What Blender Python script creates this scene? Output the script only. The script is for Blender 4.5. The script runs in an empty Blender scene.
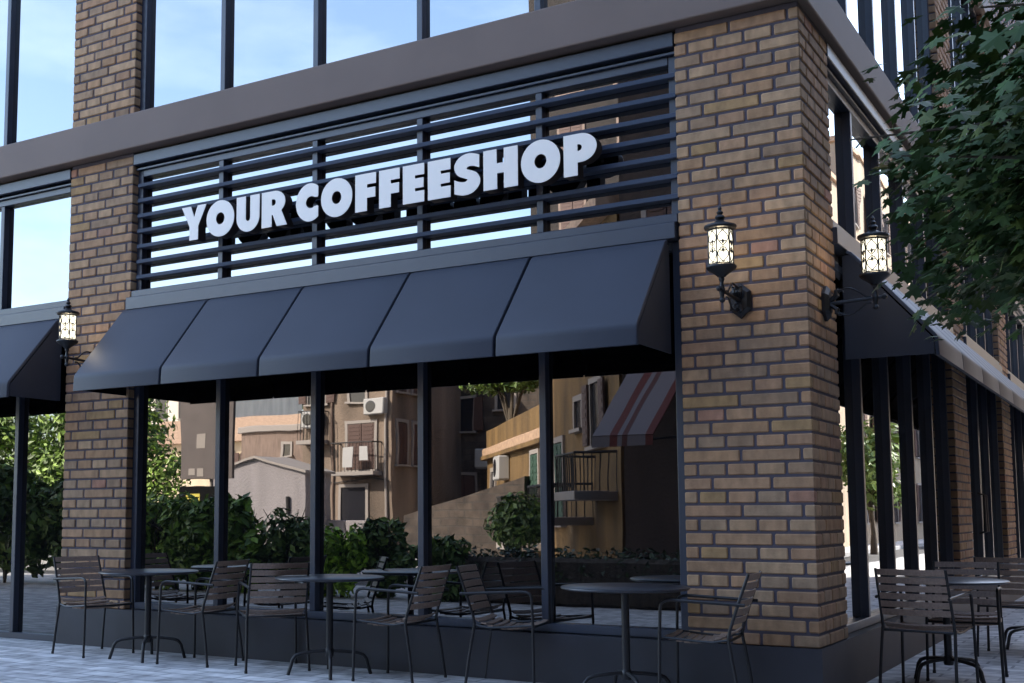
import bpy, bmesh, math, random
from math import sin, cos, pi, radians
from mathutils import Vector, Matrix
random.seed(7)
S = bpy.context.scene
COL = S.collection

# ------------------------------------------------------------------ mesh builder
class MB:
    def __init__(self):
        self.v = []; self.f = []; self.c = []; self.cur = (1, 1, 1)
    def add(self, vs, fs):
        o = len(self.v); self.v += [tuple(p) for p in vs]
        for f in fs:
            self.f.append([i + o for i in f]); self.c.append(self.cur)
    def box(self, x0, x1, y0, y1, z0, z1, b=0.0, M=None):
        if x0 > x1: x0, x1 = x1, x0
        if y0 > y1: y0, y1 = y1, y0
        if z0 > z1: z0, z1 = z1, z0
        b = min(b, (x1-x0)*.45, (y1-y0)*.45, (z1-z0)*.45)
        if b <= 0:
            vs = [(x, y, z) for z in (z0, z1) for y in (y0, y1) for x in (x0, x1)]
            fs = [(0, 2, 3, 1), (4, 5, 7, 6), (0, 1, 5, 4), (2, 6, 7, 3), (0, 4, 6, 2), (1, 3, 7, 5)]
        else:
            X = (x0, x1); Y = (y0, y1); Z = (z0, z1); vs = []; idx = {}
            for i in (0, 1):
                for j in (0, 1):
                    for k in (0, 1):
                        sx, sy, sz = (b, -b)[i], (b, -b)[j], (b, -b)[k]
                        for ax in range(3):
                            p = [X[i]+sx, Y[j]+sy, Z[k]+sz]
                            p[ax] = (X[i], Y[j], Z[k])[ax]
                            idx[i, j, k, ax] = len(vs); vs.append(p)
            fs = []
            for s in (0, 1):
                q = [idx[s, 0, 0, 0], idx[s, 1, 0, 0], idx[s, 1, 1, 0], idx[s, 0, 1, 0]]; fs.append(q if s else q[::-1])
                q = [idx[0, s, 0, 1], idx[0, s, 1, 1], idx[1, s, 1, 1], idx[1, s, 0, 1]]; fs.append(q if s else q[::-1])
                q = [idx[0, 0, s, 2], idx[1, 0, s, 2], idx[1, 1, s, 2], idx[0, 1, s, 2]]; fs.append(q if s else q[::-1])
            for a in (0, 1):
                for c in (0, 1):
                    q = [idx[0, a, c, 1], idx[1, a, c, 1], idx[1, a, c, 2], idx[0, a, c, 2]]; fs.append(q if a == c else q[::-1])
                    q = [idx[a, 0, c, 0], idx[a, 1, c, 0], idx[a, 1, c, 2], idx[a, 0, c, 2]]; fs.append(q[::-1] if a == c else q)
                    q = [idx[a, c, 0, 0], idx[a, c, 1, 0], idx[a, c, 1, 1], idx[a, c, 0, 1]]; fs.append(q if a == c else q[::-1])
            for i in (0, 1):
                for j in (0, 1):
                    for k in (0, 1):
                        q = [idx[i, j, k, 0], idx[i, j, k, 1], idx[i, j, k, 2]]
                        fs.append(q if (i+j+k) % 2 else q[::-1])
        if M is not None: vs = [M @ Vector(p) for p in vs]
        self.add(vs, fs)
    def tube(self, pts, r, n=8, cap=True):
        pts = [Vector(p) for p in pts]
        rs = r if isinstance(r, (list, tuple)) else [r]*len(pts)
        up = None; rings = []
        for i, p in enumerate(pts):
            a = pts[max(i-1, 0)]; b = pts[min(i+1, len(pts)-1)]
            t = (b-a).normalized()
            if up is None:
                up = t.cross(Vector((0, 0, 1)))
                if up.length < .01: up = t.cross(Vector((1, 0, 0)))
                up.normalize()
            up = (up - t*up.dot(t)).normalized()
            w = t.cross(up)
            k = 1.0
            if 0 < i < len(pts)-1:
                c = (pts[i]-a).normalized().dot(t); k = 1/max(c, .6)
            rings.append([p + (up*cos(2*pi*j/n) + w*sin(2*pi*j/n))*rs[i]*k for j in range(n)])
        vs = [q for g in rings for q in g]; fs = []
        for i in range(len(rings)-1):
            for j in range(n):
                fs.append((i*n+j, i*n+(j+1) % n, (i+1)*n+(j+1) % n, (i+1)*n+j))
        if cap:
            fs.append(tuple(range(n))[::-1]); fs.append(tuple((len(rings)-1)*n+j for j in range(n)))
        self.add(vs, fs)
    def lathe(self, prof, n=24, c=(0, 0, 0), rot=0.0):
        vs = []; fs = []
        for r, z in prof:
            for j in range(n):
                a = 2*pi*j/n+rot; vs.append((c[0]+r*cos(a), c[1]+r*sin(a), c[2]+z))
        for i in range(len(prof)-1):
            for j in range(n):
                fs.append((i*n+j, i*n+(j+1) % n, (i+1)*n+(j+1) % n, (i+1)*n+j))
        if prof[0][0] > 1e-4: fs.append(tuple(range(n))[::-1])
        if prof[-1][0] > 1e-4: fs.append(tuple((len(prof)-1)*n+j for j in range(n)))
        self.add(vs, fs)
    def extr(self, poly, vec):
        n = len(poly); v = Vector(vec)
        vs = [Vector(p) for p in poly] + [Vector(p)+v for p in poly]
        fs = [tuple(range(n))[::-1], tuple(range(n, 2*n))] + [(i, (i+1) % n, n+(i+1) % n, n+i) for i in range(n)]
        self.add(vs, fs)
    def build(self, name, mat, parent=None, smooth=None, M=None):
        me = bpy.data.meshes.new(name)
        vs = self.v if M is None else [tuple(M @ Vector(p)) for p in self.v]
        me.from_pydata(vs, [], self.f); me.update()
        bm = bmesh.new(); bm.from_mesh(me); bmesh.ops.recalc_face_normals(bm, faces=bm.faces); bm.to_mesh(me); bm.free()
        if any(c != (1, 1, 1) for c in self.c):
            at = me.attributes.new('tint', 'FLOAT_COLOR', 'FACE')
            at.data.foreach_set('color', [x for c in self.c for x in (*c, 1)])
        if mat: me.materials.append(mat)
        o = bpy.data.objects.new(name, me); COL.objects.link(o)
        if parent: o.parent = parent
        if smooth:
            for p in me.polygons: p.use_smooth = True
            try: me.set_sharp_from_angle(angle=radians(smooth))
            except Exception: pass
        return o

def tag(o, label, cat, group=None, kind=None):
    if label: o['label'] = label
    if cat: o['category'] = cat
    if group: o['group'] = group
    if kind: o['kind'] = kind
    return o
def thing(name, loc, rz, label, cat, group=None):
    o = bpy.data.objects.new(name, None); COL.objects.link(o)
    o.location = loc; o.rotation_euler = (0, 0, rz); o.empty_display_size = .2
    return tag(o, label, cat, group)
def copy_tree(o, parent=None):
    c = o.copy(); COL.objects.link(c); c.parent = parent
    for ch in [x for x in S.objects if x.parent == o]: copy_tree(ch, c)
    return c
def structure(o):
    o['kind'] = 'structure'; return o

# ------------------------------------------------------------------ materials
def mat(name, col, rough=.6, metal=0, spec=.5, tint=False, noise=None, bump=None, ior=None, coat=0):
    m = bpy.data.materials.new(name); m.use_nodes = True; nt = m.node_tree; N = nt.nodes; L = nt.links
    b = N['Principled BSDF']
    b.inputs['Base Color'].default_value = (*col, 1); b.inputs['Roughness'].default_value = rough
    b.inputs['Metallic'].default_value = metal; b.inputs['Specular IOR Level'].default_value = spec
    if ior: b.inputs['IOR'].default_value = ior
    if coat: b.inputs['Coat Weight'].default_value = coat
    tc = N.new('ShaderNodeTexCoord'); out = None
    if tint:
        a = N.new('ShaderNodeAttribute'); a.attribute_name = 'tint'; out = a.outputs['Color']
        mx = N.new('ShaderNodeMix'); mx.data_type = 'RGBA'; mx.blend_type = 'MULTIPLY'; mx.inputs[0].default_value = 1
        mx.inputs[6].default_value = (*col, 1); L.new(out, mx.inputs[7]); out = mx.outputs[2]
    if noise:
        # noise = (scale, lo, hi, (stretch xyz), detail)
        sc, lo, hi, st, de = noise
        mp = N.new('ShaderNodeMapping'); mp.inputs['Scale'].default_value = st; L.new(tc.outputs['Object'], mp.inputs['Vector'])
        nz = N.new('ShaderNodeTexNoise'); nz.inputs['Scale'].default_value = sc; nz.inputs['Detail'].default_value = de
        L.new(mp.outputs[0], nz.inputs['Vector'])
        mr = N.new('ShaderNodeMapRange'); mr.inputs[1].default_value = .3; mr.inputs[2].default_value = .7
        mr.inputs[3].default_value = lo; mr.inputs[4].default_value = hi; L.new(nz.outputs['Fac'], mr.inputs[0])
        mx = N.new('ShaderNodeMix'); mx.data_type = 'RGBA'; mx.blend_type = 'MULTIPLY'; mx.inputs[0].default_value = 1
        if out is not None: L.new(out, mx.inputs[6])
        else: mx.inputs[6].default_value = (*col, 1)
        L.new(mr.outputs[0], mx.inputs[7]); out = mx.outputs[2]
    if out is not None: L.new(out, b.inputs['Base Color'])
    if bump:
        sc, st, dist = bump
        nz = N.new('ShaderNodeTexNoise'); nz.inputs['Scale'].default_value = sc; nz.inputs['Detail'].default_value = 6
        L.new(tc.outputs['Object'], nz.inputs['Vector'])
        bp = N.new('ShaderNodeBump'); bp.inputs['Strength'].default_value = st; bp.inputs['Distance'].default_value = dist
        L.new(nz.outputs['Fac'], bp.inputs['Height']); L.new(bp.outputs[0], b.inputs['Normal'])
    return m
def glass_mat(name, refl, tint, rough=0.0):
    m = bpy.data.materials.new(name); m.use_nodes = True; nt = m.node_tree; N = nt.nodes; L = nt.links
    N.remove(N['Principled BSDF']); o = N['Material Output']
    d = N.new('ShaderNodeBsdfDiffuse'); d.inputs['Color'].default_value = (.004, .004, .005, 1)
    g = N.new('ShaderNodeBsdfGlossy'); g.inputs['Color'].default_value = (*tint, 1); g.inputs['Roughness'].default_value = rough
    tc = N.new('ShaderNodeTexCoord'); nz = N.new('ShaderNodeTexNoise'); nz.inputs['Scale'].default_value = 1.1; nz.inputs['Detail'].default_value = 2; L.new(tc.outputs['Object'], nz.inputs['Vector'])
    bp = N.new('ShaderNodeBump'); bp.inputs['Strength'].default_value = .5; bp.inputs['Distance'].default_value = .0018; L.new(nz.outputs['Fac'], bp.inputs['Height']); L.new(bp.outputs[0], g.inputs['Normal'])
    lw = N.new('ShaderNodeFresnel'); lw.inputs['IOR'].default_value = 1.5
    mr = N.new('ShaderNodeMapRange'); mr.inputs[1].default_value = .04; mr.inputs[2].default_value = 1
    mr.inputs[3].default_value = refl; mr.inputs[4].default_value = 1; L.new(lw.outputs[0], mr.inputs[0])
    mx = N.new('ShaderNodeMixShader'); L.new(mr.outputs[0], mx.inputs[0]); L.new(d.outputs[0], mx.inputs[1]); L.new(g.outputs[0], mx.inputs[2])
    L.new(mx.outputs[0], o.inputs['Surface'])
    return m
def emit_mat(name, col, st):
    m = bpy.data.materials.new(name); m.use_nodes = True; nt = m.node_tree; N = nt.nodes; L = nt.links
    b = N['Principled BSDF']; b.inputs['Base Color'].default_value = (.8, .75, .65, 1); b.inputs['Roughness'].default_value = .4
    b.inputs['Emission Color'].default_value = (*col, 1); b.inputs['Emission Strength'].default_value = st
    return m
def lamp_mat():
    m = bpy.data.materials.new('lamp_glass'); m.use_nodes = True; nt = m.node_tree; N = nt.nodes; L = nt.links
    N.remove(N['Principled BSDF']); e = N.new('ShaderNodeEmission'); e.inputs['Color'].default_value = (1, .92, .72, 1); e.inputs['Strength'].default_value = .40
    t = N.new('ShaderNodeBsdfTransparent'); t.inputs['Color'].default_value = (1, .93, .78, 1)
    mx = N.new('ShaderNodeMixShader'); mx.inputs[0].default_value = .94; L.new(t.outputs[0], mx.inputs[1]); L.new(e.outputs[0], mx.inputs[2])
    L.new(mx.outputs[0], N['Material Output'].inputs['Surface']); return m
def brick_tex(name, c1, c2, mortar, sx, bw, rh, ms, rough=.85, bump=.4, offset=.5, noise_amt=.35, nsc=14, rot=(0, 0, 0), vec='Object'):
    m = bpy.data.materials.new(name); m.use_nodes = True; nt = m.node_tree; N = nt.nodes; L = nt.links
    b = N['Principled BSDF']; b.inputs['Roughness'].default_value = rough
    tc = N.new('ShaderNodeTexCoord'); mp = N.new('ShaderNodeMapping'); mp.inputs['Rotation'].default_value = rot
    L.new(tc.outputs[vec], mp.inputs['Vector'])
    br = N.new('ShaderNodeTexBrick'); br.offset = offset
    br.inputs['Color1'].default_value = (*c1, 1); br.inputs['Color2'].default_value = (*c2, 1); br.inputs['Mortar'].default_value = (*mortar, 1)
    br.inputs['Scale'].default_value = sx; br.inputs['Brick Width'].default_value = bw; br.inputs['Row Height'].default_value = rh
    br.inputs['Mortar Size'].default_value = ms; br.inputs['Mortar Smooth'].default_value = .2
    L.new(mp.outputs[0], br.inputs['Vector'])
    nz = N.new('ShaderNodeTexNoise'); nz.inputs['Scale'].default_value = nsc; nz.inputs['Detail'].default_value = 8; L.new(tc.outputs[vec], nz.inputs['Vector'])
    mr = N.new('ShaderNodeMapRange'); mr.inputs[1].default_value = .3; mr.inputs[2].default_value = .7; mr.inputs[3].default_value = 1-noise_amt; mr.inputs[4].default_value = 1+noise_amt
    L.new(nz.outputs['Fac'], mr.inputs[0])
    mx = N.new('ShaderNodeMix'); mx.data_type = 'RGBA'; mx.blend_type = 'MULTIPLY'; mx.inputs[0].default_value = 1
    L.new(br.outputs['Color'], mx.inputs[6]); L.new(mr.outputs[0], mx.inputs[7]); L.new(mx.outputs[2], b.inputs['Base Color'])
    sub = N.new('ShaderNodeMath'); sub.operation = 'SUBTRACT'; L.new(nz.outputs['Fac'], sub.inputs[0]); L.new(br.outputs['Fac'], sub.inputs[1])
    bp = N.new('ShaderNodeBump'); bp.inputs['Strength'].default_value = bump; bp.inputs['Distance'].default_value = .008
    L.new(sub.outputs[0], bp.inputs['Height']); L.new(bp.outputs[0], b.inputs['Normal'])
    return m

M_ = {}
M_['brick'] = mat('brick_faces', (.378, .240, .138), .82, tint=True, noise=(7, .72, 1.2, (2, 2, 1.1), 9), bump=(45, .6, .006))
M_['mortar'] = mat('mortar', (.085, .073, .090), .9, bump=(80, .4, .004))
M_['ledge'] = mat('brown_grey_cladding', (.185, .138, .117), .62, noise=(1.5, .93, 1.06, (1, 1, 1), 5), spec=.3)
M_['metal'] = mat('dark_blue_grey_metal', (.028, .036, .058), .38, spec=.8, noise=(6, .9, 1.1, (1, 1, 1), 4))
M_['slatm'] = mat('louvre_paint', (.062, .078, .116), .45, spec=.12)
M_['plinth'] = mat('plinth_paint', (.040, .039, .047), .55, noise=(3, .85, 1.12, (1, 1, 1), 6))
M_['awning'] = mat('awning_sheet', (.030, .035, .051), .55, spec=.42, noise=(2, .93, 1.07, (1, 1, 1), 4), bump=(3, .06, .01))
M_['dark'] = mat('shade_and_board_black', (.005, .005, .005), .9, spec=.1)  # black of the lower notice board, and shade painted inside the awnings
M_['glass'] = glass_mat('reflective_glass', .35, (.96, .98, 1))
M_['shopglass'] = glass_mat('shopfront_glass', .235, (1, .98, .96), .008)
M_['white'] = mat('white_letter_face', (.97, .90, .82), .3, noise=(2.2, .96, 1.0, (1, 1, 1), 5))
M_['lettside'] = mat('dark_brown_return', (.038, .027, .022), .5)
M_['tube'] = mat('black_tube_paint', (.016, .015, .016), .42, noise=(20, .8, 1.2, (1, 1, 1), 3))
M_['slat'] = mat('brown_slats', (.32, .225, .17), .5, noise=(5, .8, 1.18, (2, 14, 14), 5))
M_['table'] = mat('table_laminate', (.035, .035, .04), .34, noise=(30, .85, 1.15, (1, 1, 1), 4))
M_['iron'] = mat('cast_iron', (.012, .012, .014), .45, bump=(40, .2, .003))
M_['lamp'] = lamp_mat()
M_['bark'] = mat('bark', (.09, .07, .05), .9, noise=(8, .6, 1.3, (3, 3, .6), 6), bump=(20, .8, .02))
M_['leaf'] = mat('maple_leaf', (.038, .076, .021), .55, tint=True, spec=.3)
M_['leafb'] = mat('bush_leaf', (.11, .165, .04), .5, tint=True)
M_['road'] = mat('asphalt', (.052, .052, .055), .9, noise=(14, .75, 1.25, (1, 1, 1), 8), bump=(120, .4, .01))
M_['kerb'] = mat('kerb_stone', (.30, .30, .31), .85, noise=(5, .8, 1.15, (1, 1, 1), 6))
M_['pavers'] = brick_tex('pavers', (.62, .60, .575), (.50, .485, .475), (.30, .29, .285), 1, .40, .20, .012, bump=.55, noise_amt=.42, nsc=5)
M_['earth'] = mat('ground_soil', (.17, .16, .14), .95, noise=(.6, .8, 1.2, (1, 1, 1), 8))
M_['brickwall'] = brick_tex('brick_wall_far', (.33, .21, .125), (.26, .155, .09), (.055, .048, .062), 1, .40, .092, .016, rot=(pi/2, 0, 0))

# ------------------------------------------------------------------ dimensions measured from the photograph (metres)
ZB = .3525      # top of plinth
LZ0, LZ1 = 4.613, 4.953   # ledge
GD = .13        # glass depth behind the brick face
UP = 8.3

bld = thing('corner_building', (0, 0, 0), 0, 'dark framed brick corner building with louvred shopfront and brown ledge', 'building')

# ---- brick piers
BT = [(1, 1, 1), (1.10, 1.06, 1.0), (.92, .93, .96), (1.02, .94, .88), (.82, .80, .80), (1.16, 1.15, 1.12), (1.0, .90, .80), (1.08, .98, .92)]
def brick_tint():
    r = random.random()
    if r < .025: return (1.0*random.uniform(.9, 1.05), .78, .84)
    if r < .10: return (1.0, .90, .86)
    if r < .15: return (.98, .93, .72)
    c = random.choice(BT); k = random.uniform(.92, 1.07); return tuple(x*k for x in c)
CH = .0921; GAP = .018
def rows(z0, z1):
    z = z0; i = 0
    while z < z1-.03:
        yield i, z, min(z+CH-GAP, z1); z += CH; i += 1
def run_joints(kind, L, off):
    # kind: 0,2 header rows ; 1,3 stretcher rows
    h = .198
    if kind in (0, 2): j = off; st = h
    elif kind == 1: j = off+h*1.5; st = 2*h
    else: j = off+h*.5; st = 2*h
    while j - st > .03: j -= st
    out = []
    while j < L-.03:
        if j > .03: out.append(j)
        j += st
    return out
def pier_front(mb, s0, s1, z0, z1, fac, off, dep=.11):
    """one face run; fac maps (s,d)->(x,y)"""
    for i, a, b in rows(z0, z1):
        js = run_joints(i % 4, s1-s0, off); e = [0]+js+[s1-s0]
        for p, q in zip(e[:-1], e[1:]):
            p2 = s0+p+(GAP/2 if p > 0 else 0); q2 = s0+q-(GAP/2 if q < s1-s0-1e-6 else 0)
            if q2-p2 < .012: continue
            mb.cur = brick_tint(); jd = random.uniform(-.0025, .002); ja = random.uniform(-.0015, .0015)
            (xa, ya), (xb, yb) = fac(p2, jd), fac(q2, dep)
            mb.box(xa, xb, ya, yb, a+ja, b+ja, .0065)
def corner_pier(mb, w, l, z0, z1, off, soff, dep=.11):
    for i, a, b in rows(z0, z1):
        k = i % 4
        js = run_joints(k, w, off); sj = run_joints((k+1) % 4, l, soff)
        if not js or w-js[-1] < .06: js = js[:-1]
        if sj and sj[0] < .06: sj = sj[1:]
        ja = random.uniform(-.0015, .0015)
        e = [0]+js
        for p, q in zip(e[:-1], e[1:]):
            mb.cur = brick_tint()
            mb.box(-w+p+(GAP/2 if p > 0 else 0), -w+q-GAP/2, random.uniform(-.001, .001), dep, a+ja, b+ja, .0065)
        mb.cur = brick_tint()      # the corner brick turns the corner
        mb.box(-w+js[-1]+GAP/2, 0, 0, (sj[0] if sj else l)-GAP/2, a+ja, b+ja, .0085)
        e = sj+[l]
        for p, q in zip(e[:-1], e[1:]):
            mb.cur = brick_tint()
            mb.box(-dep, random.uniform(-.001, .001), p+GAP/2, q-(GAP/2 if q < l else 0), a+ja, b+ja, .0065)
F_FRONT = lambda s, d: (s, d)
F_RIGHT = lambda s, d: (-d, s)
PW, PL = .865, .77
def mortar_core(name_parent, x0, x1, y0, y1, z0, z1):
    m = MB(); m.box(x0, x1, y0, y1, z0, z1); return m.build('mortar', M_['mortar'], name_parent)
REC = .009
for (z0, z1) in ((ZB, LZ0-.002), (LZ1+.03, UP)):
    b = MB(); corner_pier(b, PW, PL, z0, z1, .095, .36)
    o = b.build('brick_pier', M_['brick'], bld); mortar_core(o, -PW+REC, -REC, REC, PL-REC, z0, z1-.004)
    for (s0, s1, off) in ((-7.03, -6.178, .19), (-13.20, -12.34, .19)):
        b = MB(); pier_front(b, s0, s1, z0 if s0 > -8 else max(z0, .05), z1, F_FRONT, off)
        o = b.build('brick_pier', M_['brick'], bld); mortar_core(o, s0+REC, s1-REC, REC, .3, z0, z1-.004)
    for (s0, s1) in ((5.98, 6.97), (10.32, 11.3), (15.6, 16.5)):
        b = MB(); pier_front(b, s0, s1, z0, z1, F_RIGHT, .15)
        o = b.build('brick_pier', M_['brick'], bld); mortar_core(o, -.3, -REC, s0+REC, s1-REC, z0, z1-.004)

# ---- plinth, ledge, core
p = MB()
p.extr([(-7.06, -.012, 0), (.012, -.012, 0), (.012, 16.5, 0), (-.4, 16.5, 0), (-.4, .4, 0), (-7.06, .4, 0)], (0, 0, ZB-.004))
p.build('plinth', M_['plinth'], bld)
def ledge(z0, z1, nm):
    p = MB(); a, r, c = .1, .048, .012
    x0, y1 = -24, 20.0
    # L-shaped profile with a small drip edge; stacked slabs with softened edges
    p.extr([(x0, -a, z0), (r, -a, z0), (r, y1, z0), (-.5, y1, z0), (-.5, .5, z0), (x0, .5, z0)], (0, 0, z1-z0))
    o = p.build(nm, M_['ledge'], bld)
    bv = o.modifiers.new('edge', 'BEVEL'); bv.width = .012; bv.segments = 2; bv.limit_method = 'ANGLE'
    return o
ledge(LZ0, LZ1, 'ledge'); ledge(UP, UP+.34, 'ledge')
p = MB(); p.box(-24, -.2, .2, 20, .0, 22); p.build('wall', M_['brickwall'], bld)  # unseen upper storeys, height chosen so their shadow covers the street
for k in range(4):
    z0 = UP+.9+k*3.3
    for (x0, x1) in ((-6.0, -.95), (-12.2, -7.1), (-18.4, -13.3)):
        p = MB(); p.box(x0, x1, .14, .2, z0, z0+2.2); w = p.build('window', M_['metal'], bld)
        for i in range(5):
            ww = (x1-x0)/5; q = MB(); q.box(x0+i*ww+.05, x0+i*ww+ww-.05, .13, .139, z0+.06, z0+2.14); q.build('pane', M_['glass'], w)
p = MB(); p.box(-24.1, -.1, .1, 20.1, 22, 22.4); p.build('roof', M_['ledge'], bld)

# ---- glazed bays.  s runs along the facade, d is depth behind the brick face
def bay(F, s0, s1, mull, z0, z1, parent, bottom=.06, top=.06, jw=.07, gm='glass'):
    """a framed window with one pane per gap between mullions"""
    mull = sorted(mull)
    def bx(mb, sa, sb, da, db, za, zb, b=.004):
        (xa, ya), (xb, yb) = F(sa, da), F(sb, db); mb.box(xa, xb, ya, yb, za, zb, b)
    f = MB(); fd = .068
    bx(f, s0+.002, s0+jw, fd, GD+.05, z0, z1); bx(f, s1-jw, s1-.002, fd, GD+.05, z0, z1)
    bx(f, s0+jw+.001, s1-jw-.001, fd-.004, GD+.05, z0, z0+bottom); bx(f, s0+jw+.001, s1-jw-.001, fd-.004, GD+.05, z1-top, z1)
    for m in mull: bx(f, m-.028, m+.028, fd, GD+.05, z0+bottom+.001, z1-top-.001)
    w = f.build('window', M_['metal'], parent)
    e = [s0+jw]+[x for m in mull for x in (m-.028, m+.028)]+[s1-jw]
    for i in range(0, len(e), 2):
        g = MB(); bx(g, e[i]+.001, e[i+1]-.001, GD, GD+.02, z0+bottom+.001, z1-top-.001, 0); g.build('pane', M_[gm], w)
    return w
def fascia(F, s0, s1, parent):
    def bx(mb, sa, sb, da, db, za, zb, b=.005):
        (xa, ya), (xb, yb) = F(sa, da), F(sb, db); mb.box(xa, xb, ya, yb, za, zb, b)
    h = MB(); bx(h, s0+.004, s1-.004, -.004, .16, 4.482, 4.585); h.build('header', M_['metal'], parent)
    h = MB(); bx(h, s0+.006, s1-.006, .035, .16, 4.44, 4.458, .002); h.build('header_strip', M_['metal'], parent)
    h = MB(); bx(h, s0+.004, s1-.004, .004, .2, 3.222, 3.284); bx(h, s0-.03, s1-.012, -.032, .2, 3.10, 3.218); h.build('sill', M_['metal'], parent)
def louvres(F, s0, s1, parent):
    h = MB()
    for k in range(7):
        zt = 4.307-.1457*k
        (xa, ya), (xb, yb) = F(s0+.03, .034), F(s1-.006, GD-.003); h.box(xa, xb, ya, yb, zt-.036, zt, .004)
    h.build('louvre_slats', M_['slatm'], parent)
mullF = [-5.137, -4.083, -3.027, -1.962]
bays = [(F_FRONT, -6.178, -.866, mullF), (F_FRONT, -12.34, -7.031, [-8.12, -9.18, -10.24, -11.3]),
        (F_RIGHT, PL+.001, 5.979, [1.80, 2.86, 3.93, 5.0]), (F_RIGHT, 6.971, 10.319, [7.75, 8.62, 9.46]), (F_RIGHT, 11.301, 15.599, [12.4, 13.5, 14.5])]
for n, (F, s0, s1, mu) in enumerate(bays):
    bay(F, s0, s1, mu, LZ1+.001, UP-.001, bld)
    bay(F, s0, s1, mu, 3.285, 4.437, bld, bottom=.012)
    fascia(F, s0, s1, bld)
    if n == 0: louvres(F, s0, s1, bld)
    if n == 1: bay(F, s0, s1, [-7.80, -8.60, -9.6, -10.6, -11.5], .0, 3.098, bld, bottom=.06, jw=.03, gm='shopglass')
    elif n == 3: bay(F, s0, s1, [7.45, 8.35, 8.42, 9.3], .353, 3.098, bld, bottom=.07)
    else: bay(F, s0, s1, mu, .353, 3.098, bld, bottom=.062, gm='shopglass' if n == 0 else 'glass')
# double-door pull bars in the third bay
h = MB()
for s in (8.30, 8.47): h.tube([(-.1, s, .95), (-.03, s, .98), (-.03, s, 1.42), (-.1, s, 1.45)], .014)
h.build('door_handle', M_['tube'], bld)

# ------------------------------------------------------------------ awnings
def awning(name, label, length, n, loc, rz):
    """local x along the wall (0..length), local -y outward"""
    r = thing(name, loc, rz, label, 'awning', 'metal awnings over the shop windows')
    pitch = length/n
    # outer profile (out, z)
    prof = [(.04, 3.097), (.10, 3.045)]
    A, B, Cc = (.10, 3.045), (.615, 2.435), (.622, 2.293)
    prof = [(.035, 3.097), (.065, 3.083)]
    for t in (.0, .2, .4, .6, .8, .93):
        prof.append((.09+(.595-.09)*t, 3.056+(2.462-3.056)*t))
    prof += [(.606, 2.448), (.615, 2.434), (.621, 2.415), (.623, 2.39), (.628, 2.292)]
    th = .014
    for i in range(n):
        a, b = i*pitch+.008, (i+1)*pitch-.008
        m = MB(); vs = []; cols = [(a, .012), (a+.006, .003), (a+.016, 0), (b-.016, 0), (b-.006, .003), (b, .012)]
        k = len(cols)
        nrm = []
        for j in range(len(prof)):
            p0 = prof[max(j-1, 0)]; p1 = prof[min(j+1, len(prof)-1)]
            dx, dz = p1[0]-p0[0], p1[1]-p0[1]; l = math.hypot(dx, dz); nrm.append((-dz/l, dx/l))
        for j, (o, z) in enumerate(prof):
            for (x, ins) in cols: vs.append((x, -(o-nrm[j][0]*ins), z-nrm[j][1]*ins))
        base = len(vs)
        for j, (o, z) in enumerate(prof):
            for (x, ins) in cols: vs.append((x, -(o-nrm[j][0]*(th+.012)), z-nrm[j][1]*(th+.012)))
        fs = []
        for j in range(len(prof)-1):
            for q in range(k-1):
                f = (j*k+q, j*k+q+1, (j+1)*k+q+1, (j+1)*k+q); fs.append(f); fs.append(tuple(base+v for v in f[::-1]))
            fs.append((j*k, (j+1)*k, base+(j+1)*k, base+j*k)); fs.append((j*k+k-1, base+j*k+k-1, base+(j+1)*k+k-1, (j+1)*k+k-1))
        J = len(prof)-1
        for q in range(k-1):
            fs.append((q, base+q, base+q+1, q+1)); fs.append((J*k+q, J*k+q+1, base+J*k+q+1, base+J*k+q))
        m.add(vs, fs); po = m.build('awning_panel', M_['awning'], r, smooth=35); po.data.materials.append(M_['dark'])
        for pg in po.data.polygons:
            if min(pg.vertices) >= base: pg.material_index = 1  # inner faces blackened: the underside shade is put into the colour
    for x in (.010, length-.022):
        m = MB(); ins = .012
        poly = [(x, -.0, 3.06), (x, -.06, 3.06)]+[(x, -(o-.03), z-.022) for o, z in prof[3:-1]]+[(x, -.594, 2.302), (x, -.0, 2.302)]
        m.extr(poly, (.012, 0, 0)); po = m.build('end_panel', M_['awning'], r); po.data.materials.append(M_['dark']); po.data.polygons[1 if x < .1 else 0].material_index = 1  # inside face of the end panel blackened for shade as well
    f = MB()
    for i in range(n+1):
        x = min(max(i*pitch, .035), length-.035)
        if 0 < i < n:      # added dark strip stops light through the joint between two panels
            pin = [(o-.034, z-.03) for o, z in prof[2:-2]]+[(prof[-1][0]-.034, prof[-1][1]+.012)]
            pin2 = [(o-.02, z-.02) for o, z in pin[:-1]]+[(pin[-1][0]-.02, pin[-1][1])]
            f.extr([(x-.03, -o, z) for o, z in pin]+[(x-.03, -o, z) for o, z in pin2[::-1]], (.06, 0, 0))
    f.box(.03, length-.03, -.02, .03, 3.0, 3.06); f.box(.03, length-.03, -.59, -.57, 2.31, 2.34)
    f.build('frame_and_seam_strips', M_['dark'], r)
    return r
awning('awning', 'five panel dark awning under the white letters on the front', 5.30, 5, (-6.226, 0, 0), 0)
awning('awning', 'dark awning cut off by the left edge beyond the left lamp', 5.30, 5, (-12.388, 0, 0), 0)
awning('awning', 'long awning with pale sunlit looking edge along the right side street', 13.56, 12, (0, .99, 0), pi/2)

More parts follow.
